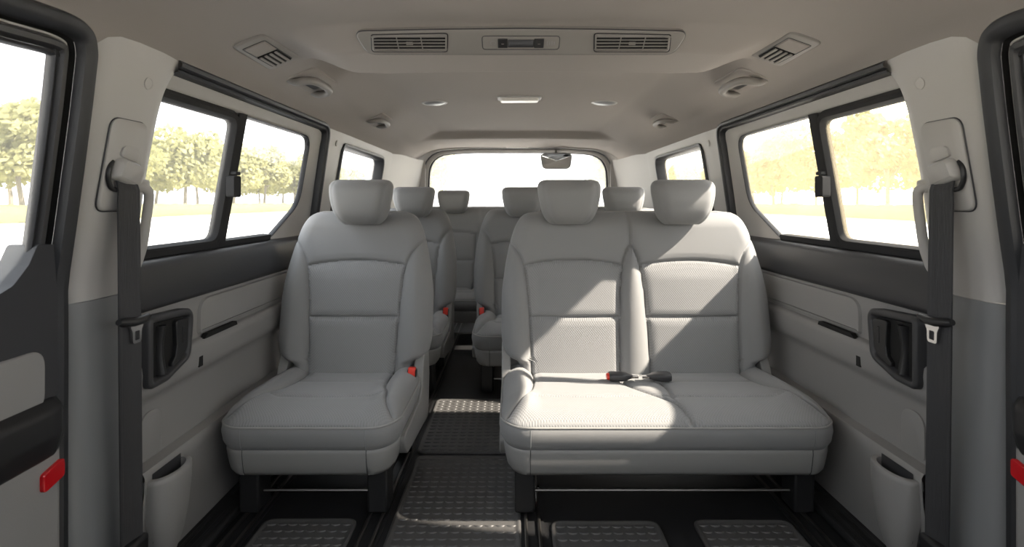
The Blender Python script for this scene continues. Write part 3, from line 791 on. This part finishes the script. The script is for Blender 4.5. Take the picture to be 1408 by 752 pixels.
    mb = MB(); mb.prism(round_poly([(1.246, .564), (1.296, .560), (1.290, .490), (1.274, .472), (1.232, .460), (1.233, .471), (1.246, .483), (1.250, .505)], [.01, .012, .02, .02, .004, .004, .01, .02], 5), min(s * .823, s * .835), max(s * .823, s * .835)); mb.build('latch_lever', M['black'], h, bevel=.004, seg=3)
    mb = MB(); mb.prism(rrect(1.270, 1.277, .505, .545, .003, 3), min(s * .8215, s * .825), max(s * .8215, s * .825)); mb.build('lock_slot', M['black'], h, bevel=.001)

# ------------------------------------------------------------------ ceiling fittings
def ceil_frame(x, y):
    e = .004
    z = ceil_z(x, y)
    tx = Vector((2 * e, 0, ceil_z(x + e, y) - ceil_z(x - e, y))).normalized()
    ty = Vector((0, 2 * e, ceil_z(x, y + e) - ceil_z(x, y - e))).normalized()
    n = tx.cross(ty).normalized()          # upwards
    ty = n.cross(tx).normalized()
    Mx = Matrix((tx, ty, n)).transposed().to_4x4(); Mx.translation = (x, y, z); return Mx
def plate(name, loop, mat, parent, Mx, h0, h1, ed=.004, hole=None):
    """flat plate: loop in local (x, y), faces down; h = depth below the surface"""
    n = len(loop); mb = MB()
    L = [(loop, h0), (loop, h1 - ed * .6), (offset_loop(loop, ed * .4), h1 - ed * .15), (offset_loop(loop, ed), h1)]
    if hole:
        c_ = (sum(p[0] for p in hole) / len(hole), sum(p[1] for p in hole) / len(hole))
        ag = sorted([2 * PI * i / 96 for i in range(96)])
        L = [(ray_loop(l, c_, ag), h) for l, h in L] + [(ray_loop(hole, c_, ag), h1), (ray_loop(hole, c_, ag), h0)]
    mb.grid([[Mx @ Vector((x, y, -h)) for x, y in l] for l, h in L], closed_u=True)
    if not hole: mb.f.append(tuple(3 * n + k for k in range(n)))
    return mb.build(name, mat, parent, angle=50)

def louvre(parent, Mx, x0, x1, y0, y1, nsl, h, vertical=False, nd=2, mat=None):
    mat = mat or M['vent']
    mb = MB(); mb.box(x0, x1, y0, y1, -.002, .002, Mx); mb.build('vent_backing', M['void'], parent, smooth=False)
    for k in range(nsl):
        if vertical:
            xc = lerp(x0, x1, (k + .5) / nsl); w = (x1 - x0) / nsl
            mb = MB(); mb.box(xc - w * .22, xc + w * .22, y0, y1, -h, -.002, Mx); mb.build('vent_slat', mat, parent, smooth=False)
        else:
            yc = lerp(y0, y1, (k + .5) / nsl); w = (y1 - y0) / nsl
            mb = MB(); mb.box(x0, x1, yc - w * .22, yc + w * .22, -h, -.002, Mx); mb.build('vent_slat', mat, parent, smooth=False)
    for k in range(nd):
        xc = lerp(x0, x1, (k + 1) / (nd + 1))
        mb = MB(); mb.box(xc - .0012, xc + .0012, y0, y1, -h * .9, -.002, Mx); mb.build('vent_divider', mat, parent, smooth=False)

# air-conditioning console on the ceiling beam
ac = empty('ceiling_vent_console', (0, 0, 0), 'long grey air vent console across the ceiling beam with two grilles and switches', 'vent')
XC = -.024
pa, pb = Vector((XC, 1.250, 1.2455)), Vector((XC, 1.312, 1.2025))
ax_ = Vector((1, 0, 0)); ay_ = (pb - pa).normalized(); an = ax_.cross(ay_).normalized()
AM = Matrix((ax_, ay_, an)).transposed().to_4x4(); AM.translation = (pa + pb) / 2 - an * .003
H = .0375
def console_loop():
    return round_poly([(-.372, H), (-.392, -H * .80), (-.2, -H * .93), (0, -H), (.2, -H * .93), (.392, -H * .80), (.372, H), (.15, H), (-.15, H)], [.03, .02, .0, .0, .0, .02, .03, 0, 0], 6)
def ccw(l):
    a = sum(p[0] * q[1] - q[0] * p[1] for p, q in zip(l, l[1:] + l[:1])); return l if a > 0 else l[::-1]
base_l = ccw(console_loop())
def plate_multi(name, loop, mat, parent, Mx, h0, h1): return plate(name, ccw(loop), mat, parent, Mx, h0, h1)
plate_multi('console_plate', base_l, M['vent'], ac, AM, -.014, .005)
mb = MB(); mb.tube([AM @ Vector((x, y, -.0015)) for x, y in base_l], .0016, 6, closed=True); mb.build('console_gap', M['charcoal'], ac)
for sx_ in (-1, 1):
    vl = ccw(round_poly([(sx_ * .172, -.026), (sx_ * .350, -.022), (sx_ * .358, .026), (sx_ * .178, .026)] if sx_ > 0 else [(sx_ * .358, .026), (sx_ * .350, -.022), (sx_ * .172, -.026), (sx_ * .178, .026)], .006, 4))
    g = plate('grille_frame', vl, M['vent'], ac, AM, .002, .0085, .004, hole=offset_loop(vl, .0045))
    mb = MB(); mb.tube([AM @ Vector((x, y, -.0055)) for x, y in offset_loop(vl, -.001)], .0013, 6, closed=True); mb.build('grille_shadow_gap', M['black'], g)
    x0, x1 = sorted((sx_ * .178, sx_ * .350))
    mb = MB(); mb.box(x0, x1, -.021, .0225, -.0062, -.003, AM); mb.build('grille_backing', M['void'], g, smooth=False)
    for k in range(5):
        yc = -.0185 + k * .0092
        mb = MB(); mb.box(x0 - .002, x1 + .002, yc - .0011, yc + .0011, -.0085, -.005, AM); mb.build('grille_slat', M['vent'], g, smooth=False)
    for k in (1, 2):
        xc = lerp(x0, x1, k / 3); mb = MB(); mb.box(xc - .001, xc + .001, -.021, .0225, -.008, -.005, AM); mb.build('grille_divider', M['vent'], g, smooth=False)
    xc = (x0 + x1) / 2; mb = MB(); mb.box(xc - .008, xc + .008, -.003, .004, -.010, -.005, AM); mb.build('grille_tab', M['vent'], g, bevel=.001)
cl_ = ccw(rrect(-.091, .091, -.0185, .0195, .008, 5))
sp = plate('switch_plate', cl_, M['vent'], ac, AM, .002, .0068, .003)
mb = MB(); mb.tube([AM @ Vector((x, y, -.0055)) for x, y in offset_loop(cl_, -.0006)], .0009, 6, closed=True); mb.build('plate_gap', M['charcoal'], sp)
mb = MB(); mb.prism(rrect(-.010, .012, -.009, -.006, .001, 2), -.03, .03, AM @ Matrix.Identity(4)); mb.build('lens_strip', M['charcoal'], sp, bevel=.0008)
for xx in (-.043, .043):
    mb = MB(); mb.box(xx - .0115, xx + .0115, -.0125, .0125, -.0105, -.005, AM); sw = mb.build('rocker_switch', M['black'], sp, bevel=.0015)
    mb = MB(); mb.box(xx - .003, xx + .003, -.0008, .0008, -.0109, -.0100, AM); mb.build('switch_mark', M['vent'], sw, smooth=False)
# small symbols beside the switches
mb = MB(); mb.tube([AM @ Vector((-.066 + .006 * math.cos(t), .006 * math.sin(t), -.007)) for t in [2 * PI * k / 16 for k in range(16)]], .0006, 5, closed=True); mb.build('lamp_symbol', M['panel'], sp)
for k in range(4):
    mb = MB(); xx = .062 + k * .0055; mb.box(xx, xx + .0018, -.006 + .002 * (k % 2), .007 - .002 * (k % 2), -.0072, -.006, AM); mb.build('fan_symbol', M['panel'], sp, smooth=False)

# side ceiling outlets with reading lamp
for s in (-1, 1):
    r = empty('ceiling_vent', (0, 0, 0), 'rectangular grey ceiling outlet with lamp and slats above the %s window' % SIDE[s], 'vent')
    Mx = ceil_frame(s * .652 - .01, 1.355)
    lo = ccw(round_poly([(-.040, -.105), (.040, -.105), (.046, .105), (-.046, .105)], .018, 5))
    plate('outlet_frame', lo, M['vent'], r, Mx, -.006, .006, .006)
    li = ccw(rrect(-.029, .029, -.078, .082, .006, 4))
    mb = MB(); mb.tube([Mx @ Vector((x, y, -.006)) for x, y in li], .0012, 6, closed=True); mb.build('frame_gap', M['charcoal'], r)
    louvre(r, Mx @ Matrix.Translation((0, 0, -.007)), -.027, .027, -.005, .079, 4, .005, vertical=True, nd=0)
    ll = ccw(rrect(-.027, .027, -.075, -.012, .006, 4)); plate('reading_lamp', ll, M['headliner'], r, Mx, .004, .009, .004)

# folding grab handles on the ceiling
def ceiling_handle(x, y, s, k, label):
    r = empty('ceiling_grab_handle', (0, 0, 0), label, 'handle')
    Mx = ceil_frame(s * x, y)
    lo = ccw(round_poly([(-.05, -.112), (.05, -.112), (.05, .112), (-.05, .112)], .032, 6))
    lo = [(a * k, b_ * k) for a, b_ in lo]
    plate('recess_cup', lo, M['headliner'], r, Mx, -.006, .003, .003)
    dk = ccw([(p[0] * .62 * k, p[1] * .62 * k) for p in rrect(-.022 + s * .008, .022 + s * .008, -.10, .10, .02, 5)])
    plate('recess_floor', dk, M['charcoal'], r, Mx, .002, .0042, .001)
    pth = smooth_poly([(s * .034, -.090, .004), (s * .020, -.090, -.012), (-s * .002, -.088, -.018), (-s * .020, -.072, -.021), (-s * .027, -.035, -.022), (-s * .028, 0, -.022), (-s * .027, .035, -.022), (-s * .020, .072, -.021), (-s * .002, .088, -.018), (s * .020, .090, -.012), (s * .034, .090, .004)], 5)
    mb = MB(); mb.tube([Mx @ (Vector(p) * k) for p in pth], 0, 12, flat=(.0115 * k, .0115 * k)); mb.build('grip', M['vent'], r)
    return r
for s in (-1, 1):
    ceiling_handle(.672, 1.685, s, 1.05, 'larger folding grab handle on the ceiling above the %s sliding window' % SIDE[s])
    ceiling_handle(.664, 2.50, s, .95, 'smaller folding grab handle on the ceiling near the %s rear quarter window' % SIDE[s])

# round lamps and dome lamp
for s, x in ((-1, -.405), (1, .385)):
    r = empty('ceiling_lamp', (0, 0, 0), 'round recessed lamp on the ceiling, %s of the oblong dome lamp' % SIDE[s], 'lamp')
    Mx = ceil_frame(x, 2.50) @ Matrix.Rotation(PI, 4, 'X')
    mb = MB(); mb.lathe([(.060, -.004), (.060, .001), (.057, .003), (.051, .0032), (.049, .001), (.049, -.004)], Mx, 36); mb.build('lamp_rim', M['trim'], r)
    mb = MB(); mb.lathe([(.049, -.003), (.049, .002), (.035, .007), (.001, .009)], Mx, 36); mb.build('lamp_lens', M['trim_dark'], r)
r = empty('dome_lamp', (0, 0, 0), 'oblong pale dome lamp in the middle of the ceiling, bright lens in front of it', 'lamp')
Mx = ceil_frame(-.012, 2.40)
plate('lamp_base', ccw(rrect(-.098, .098, -.045, .045, .02, 5)), M['trim'], r, Mx, -.004, .006, .004)
plate('lamp_cover', ccw(rrect(-.085, .085, -.034, .034, .014, 5)), M['lens'], r, Mx, .005, .018, .008)

# ------------------------------------------------------------------ floor: rails, sills and mats
for i, (x, lab) in enumerate(((-.735, 'steel seat rail in the floor nearest the left wall'), (-.405, 'steel seat rail in the floor under the inner leg of the nearest single seat'),
                 (.008, 'steel seat rail in the floor under the left leg of the two-place seat'), (.715, 'steel seat rail in the floor nearest the right wall'))):
    r = empty('seat_rail', (x, 0, 0), lab, 'rail', 'seat rails in the floor')
    mb = MB(); mb.box(-.030, .030, .6, 4.0, 0, .004); mb.build('rail_bed', M['black'], r, smooth=False)
    for a in (-.021, .013):
        mb = MB(); mb.prism([(a, .003), (a + .008, .003), (a + .008, .012), (a, .012)], .6, 4.0, Matrix.Rotation(PI / 2, 4, 'Z') @ Matrix.Scale(-1, 4, (0, 1, 0)))
        mb.build('rail_lip', M['steel'], r, bevel=.002)
for s in (-1, 1):
    r = empty('trim_%d' % (5 if s < 0 else 6), (0, 0, 0), kind='structure')
    mb = MB(); x0, x1 = sorted((s * .775, s * .86)); mb.box(x0, x1, .6, 4.05, 0, .022); mb.build('step_sill', M['floor'], r, bevel=.008)
    for k in range(2):
        for ya in (1.12, 1.50):
            xx = s * (.798 + .028 * k); mb = MB(); mb.box(xx - .006, xx + .006, ya, ya + .30, .021, .0255); mb.build('sill_rib', M['black'], r, bevel=.002)

def mat(name, x0, x1, y0, y1, label, rot=0, rows_limit=None):
    r = empty(name, ((x0 + x1) / 2, (y0 + y1) / 2, 0), label, 'mat')
    w, h = (x1 - x0) / 2, (y1 - y0) / 2
    lo = ccw(rrect(-w, w, -h, h, .03, 6)); n = len(lo)
    mb = MB(); mb.grid([[(x, y, z) for x, y in L] for L, z in ((lo, .0005), (lo, .005), (offset_loop(lo, .002), .0075), (offset_loop(lo, .008), .0075), (offset_loop(lo, .011), .0045), (offset_loop(lo, .02), .0045))], closed_u=True)
    mb.f.append(tuple(5 * n + k for k in range(n))); base = mb.build('mat_base', M['mat'], r, angle=60)
    mb = MB(); st = .0265
    nxm, nym = int((2 * w - .05) / st), int((2 * h - .05) / st)
    for j in range(nym + 1):
        for i in range(nxm + 1):
            cx_, cy_ = -w + .025 + (2 * w - .05) * i / nxm, -h + .025 + (2 * h - .05) * j / nym
            flip = 1 if (i + j) % 2 else -1
            rr = []
            for k in range(6):
                t = PI * (.08 + .84 * k / 5); e = math.sin(t)
                ca, sa = math.cos(t), math.sin(t)
                R1 = .0115
                hgt = .0045 + .0034 * e
                rr.append([(cx_ + ca * (R1 - .0022), cy_ - (sa * (R1 - .0022)) * .75 + .004, .0043), (cx_ + ca * R1, cy_ - sa * R1 * .75 + .004, hgt), (cx_ + ca * (R1 + .0022), cy_ - sa * (R1 + .0022) * .75 + .004, .0043)])
            mb.grid(rr)
    mb.build('tread_pattern', M['mat'], base, angle=60)
    return r
mat('floor_mat', -.357, -.022, .95, 1.765, 'long black studded rubber mat in the aisle between the nearest seats')
mat('floor_mat', -.362, -.022, 1.785, 2.27, 'black studded rubber mat further down the aisle beyond the long one')
mat('floor_mat', -.692, -.448, .90, 1.415, 'black studded rubber mat on the floor in front of the left single seat')
mat('floor_mat', .055, .335, .90, 1.405, 'black studded rubber mat before the two-place seat, next to the aisle rail')
mat('floor_mat', .425, .680, .90, 1.41, 'black studded rubber mat before the two-place seat, on the right wall side')

# ------------------------------------------------------------------ outside
GZ = -.45
mb = MB(); mb.grid([[(x, y, GZ) for x in (-60, -26, 24, 60)] for y in (-40, 20, 80, 200)])
tag(mb.build('road_surface', M['road'], smooth=False), kind='structure')
for s, x0 in ((-1, 27.0), (1, 24.5)):
    mb = MB(); xa, xb = sorted((s * x0, s * (x0 + 60))); mb.box(xa, xb, -30, 200, GZ + .005, GZ + .10)
    tag(mb.build('verge_ground', M['grass'], smooth=False), kind='structure')
def leaf_cloud(n, blobs, size, seed):
    rnd = random.Random(seed); mb = MB()
    tot = sum(b_[3]**2 for b_ in blobs)
    for bx, by, bz, br in blobs:
        for _ in range(int(n * br * br / tot)):
            while True:
                p = Vector((rnd.uniform(-1, 1), rnd.uniform(-1, 1), rnd.uniform(-1, 1)))
                if .25 < p.length < 1: break
            p = p.normalized() * (p.length**.5)
            c_ = Vector((bx, by, bz)) + Vector((p.x * br, p.y * br, p.z * br * .8))
            u = Vector((rnd.gauss(0, 1), rnd.gauss(0, 1), rnd.gauss(0, 1))).normalized(); w_ = u.orthogonal().normalized()
            k = size * rnd.uniform(.6, 1.3)
            mb.add([c_ - u * k - w_ * k * .5, c_ + u * k * .3 - w_ * k * .7, c_ + u * k, c_ - u * k * .2 + w_ * k * .7], [(0, 1, 2, 3)])
    return mb
tree_meshes = []
for v_ in range(3):
    rnd = random.Random(40 + v_)
    blobs = [(rnd.uniform(-2.0, 2.0), rnd.uniform(-2.0, 2.0), rnd.uniform(3.0, 6.8), rnd.uniform(1.0, 1.7)) for _ in range(12)] + [(0, 0, 5.0, 2.1)]
    cr = leaf_cloud(3200, blobs, .22, v_)
    tk = MB(); rz = rnd.uniform(-.2, .2)
    tk.tube(smooth_poly([(0, 0, 0), (rz * .5, .05, 1.2), (rz, -.1, 2.6), (rz * .6, 0, 4.6)], 4), [.17 - .006 * i for i in range(13)], 8)
    for b_ in blobs[:4]:
        tk.tube([(rz, -.1, 2.5), (b_[0] * .5, b_[1] * .5, (2.5 + b_[2]) / 2), (b_[0], b_[1], b_[2])], [.09, .06, .03], 6)
    tree_meshes.append((cr, tk))
protos = {}
ORD = ['nearest', 'second', 'third', 'fourth', 'fifth', 'sixth', 'seventh', 'eighth', 'ninth', 'tenth', 'eleventh', 'twelfth', 'thirteenth', 'fourteenth', 'fifteenth', 'sixteenth']
def place_tree(x, y, k, label, group, sc):
    r = empty('street_tree', (x, y, GZ + .1), label, 'tree', group)
    cr, tk = tree_meshes[k]
    if k not in protos:
        a = cr.build('crown', M['leaf'], r, smooth=False, recalc=False); b_ = tk.build('trunk', M['bark'], r); protos[k] = (a, b_)
    else:
        for o in protos[k]:
            c_ = o.copy(); link(c_, r)
    r.rotation_euler = (0, 0, random.uniform(0, 6)); r.scale = (sc, sc, sc * random.uniform(.95, 1.08))
for s, x, y00, st, n in ((-1, -31, 26, 8.4, 10), (1, 28.5, 24, 8.4, 9)):
    for row in (0, 1):
        for i in range(n - row):
            place_tree(s * (abs(x) + 8.5 * row) + random.uniform(-.4, .4), y00 + st * (i + .5 * row) + 4 * row + random.uniform(-.3, .3), (i + row) % 3,
                       '%s yellow-green tree from the front in the %s row outside the %s windows' % (ORD[i], ('roadside', 'farther')[row], SIDE[s]), 'street trees along the %s side' % SIDE[s], random.uniform(1.02, 1.14))
place_tree(-9.5, 62, 1, 'pale tree seen through the left half of the rear window', None, 1.05)
place_tree(12.0, 66, 2, 'pale tree seen through the right end of the rear window', None, 1.0)
for s, x in ((-1, -27.8), (1, 25.3)):
    rnd = random.Random(5 + s); mb = MB()
    h = empty('clipped_hedge', (x, 0, GZ + .1), 'low clipped yellow-green hedge along the road outside the %s windows' % SIDE[s], 'hedge')
    nL = 150; rows = []
    for i in range(nL + 1):
        y = 18 + 110 * i / nL
        rows.append([(a + rnd.uniform(-.06, .06), y, b_ + rnd.uniform(-.06, .06)) for a, b_ in ((-.55, 0), (-.6, .5), (-.45, .9), (0, 1.0), (.45, .9), (.6, .5), (.55, 0))])
    mb.grid(rows, cap=True); mb.build('hedge_mass', M['hedge'], h, angle=0)

# unseen block added to cut frontal light, in place of dashboard and front seats
mb = MB(); mb.box(-.95, .95, -.68, -.62, -.05, .96); tag(mb.build('wall_front', M['charcoal'], smooth=False), kind='structure')

# ------------------------------------------------------------------ light
world = bpy.data.worlds.new('World'); S.world = world; world.use_nodes = True
nt = world.node_tree; bg = nt.nodes['Background']
tc = nt.nodes.new('ShaderNodeTexCoord')
sep = nt.nodes.new('ShaderNodeSeparateXYZ'); nt.links.new(tc.outputs['Generated'], sep.inputs[0])
ramp = nt.nodes.new('ShaderNodeValToRGB'); nt.links.new(sep.outputs['Z'], ramp.inputs[0])
ramp.color_ramp.elements[0].position = .0; ramp.color_ramp.elements[0].color = (.97, .985, 1.0, 1)
ramp.color_ramp.elements[1].position = .6; ramp.color_ramp.elements[1].color = (.88, .94, 1.0, 1)
gd = Vector((.62, 1.0, .125)).normalized()
dot = nt.nodes.new('ShaderNodeVectorMath'); dot.operation = 'DOT_PRODUCT'; dot.inputs[1].default_value = gd
nt.links.new(tc.outputs['Generated'], dot.inputs[0])
pw = nt.nodes.new('ShaderNodeMath'); pw.operation = 'POWER'; pw.inputs[1].default_value = 60; nt.links.new(dot.outputs['Value'], pw.inputs[0])
mx = nt.nodes.new('ShaderNodeMath'); mx.operation = 'MAXIMUM'; mx.inputs[1].default_value = 0; nt.links.new(pw.outputs[0], mx.inputs[0])
gl_ = nt.nodes.new('ShaderNodeVectorMath'); gl_.operation = 'SCALE'; gl_.inputs[0].default_value = (1.0, .8, .45)
ml = nt.nodes.new('ShaderNodeMath'); ml.operation = 'MULTIPLY'; ml.inputs[1].default_value = 3.0; nt.links.new(mx.outputs[0], ml.inputs[0]); nt.links.new(ml.outputs[0], gl_.inputs['Scale'])
ad = nt.nodes.new('ShaderNodeVectorMath'); ad.operation = 'ADD'; nt.links.new(ramp.outputs[0], ad.inputs[0]); nt.links.new(gl_.outputs[0], ad.inputs[1])
nt.links.new(ad.outputs[0], bg.inputs['Color']); bg.inputs['Strength'].default_value = 2.0

sun = bpy.data.lights.new('sun', 'SUN'); sun.energy = 8.8; sun.angle = math.radians(1.2); sun.color = (1, .90, .76)
so = bpy.data.objects.new('sun', sun); link(so)
sd_ = Vector((1.0, -.22, .90)).normalized()
so.rotation_euler = sd_.to_track_quat('Z', 'Y').to_euler(); so.location = sd_ * 8

# ------------------------------------------------------------------ camera
cam = bpy.data.cameras.new('camera'); co = bpy.data.objects.new('camera', cam); link(co)
cam.sensor_width = 36; cam.lens = 36 * 739 / 1408; cam.shift_y = -99 / 1408
co.location = (-.045, 0, .84); co.rotation_euler = (PI / 2, 0, 0); cam.clip_start = .02; cam.clip_end = 500
cam.dof.use_dof = True; cam.dof.focus_distance = 1.6; cam.dof.aperture_fstop = 5.6
S.camera = co
S.view_settings.view_transform = 'Standard'; S.view_settings.look = 'None'; S.view_settings.gamma = 1; S.view_settings.use_curve_mapping = False
S.view_settings.exposure = 1.0
S.cycles.use_denoising = True
S.cycles.max_bounces = 10; S.cycles.diffuse_bounces = 6; S.cycles.transparent_max_bounces = 16
S.cycles.caustics_reflective = False; S.cycles.caustics_refractive = False
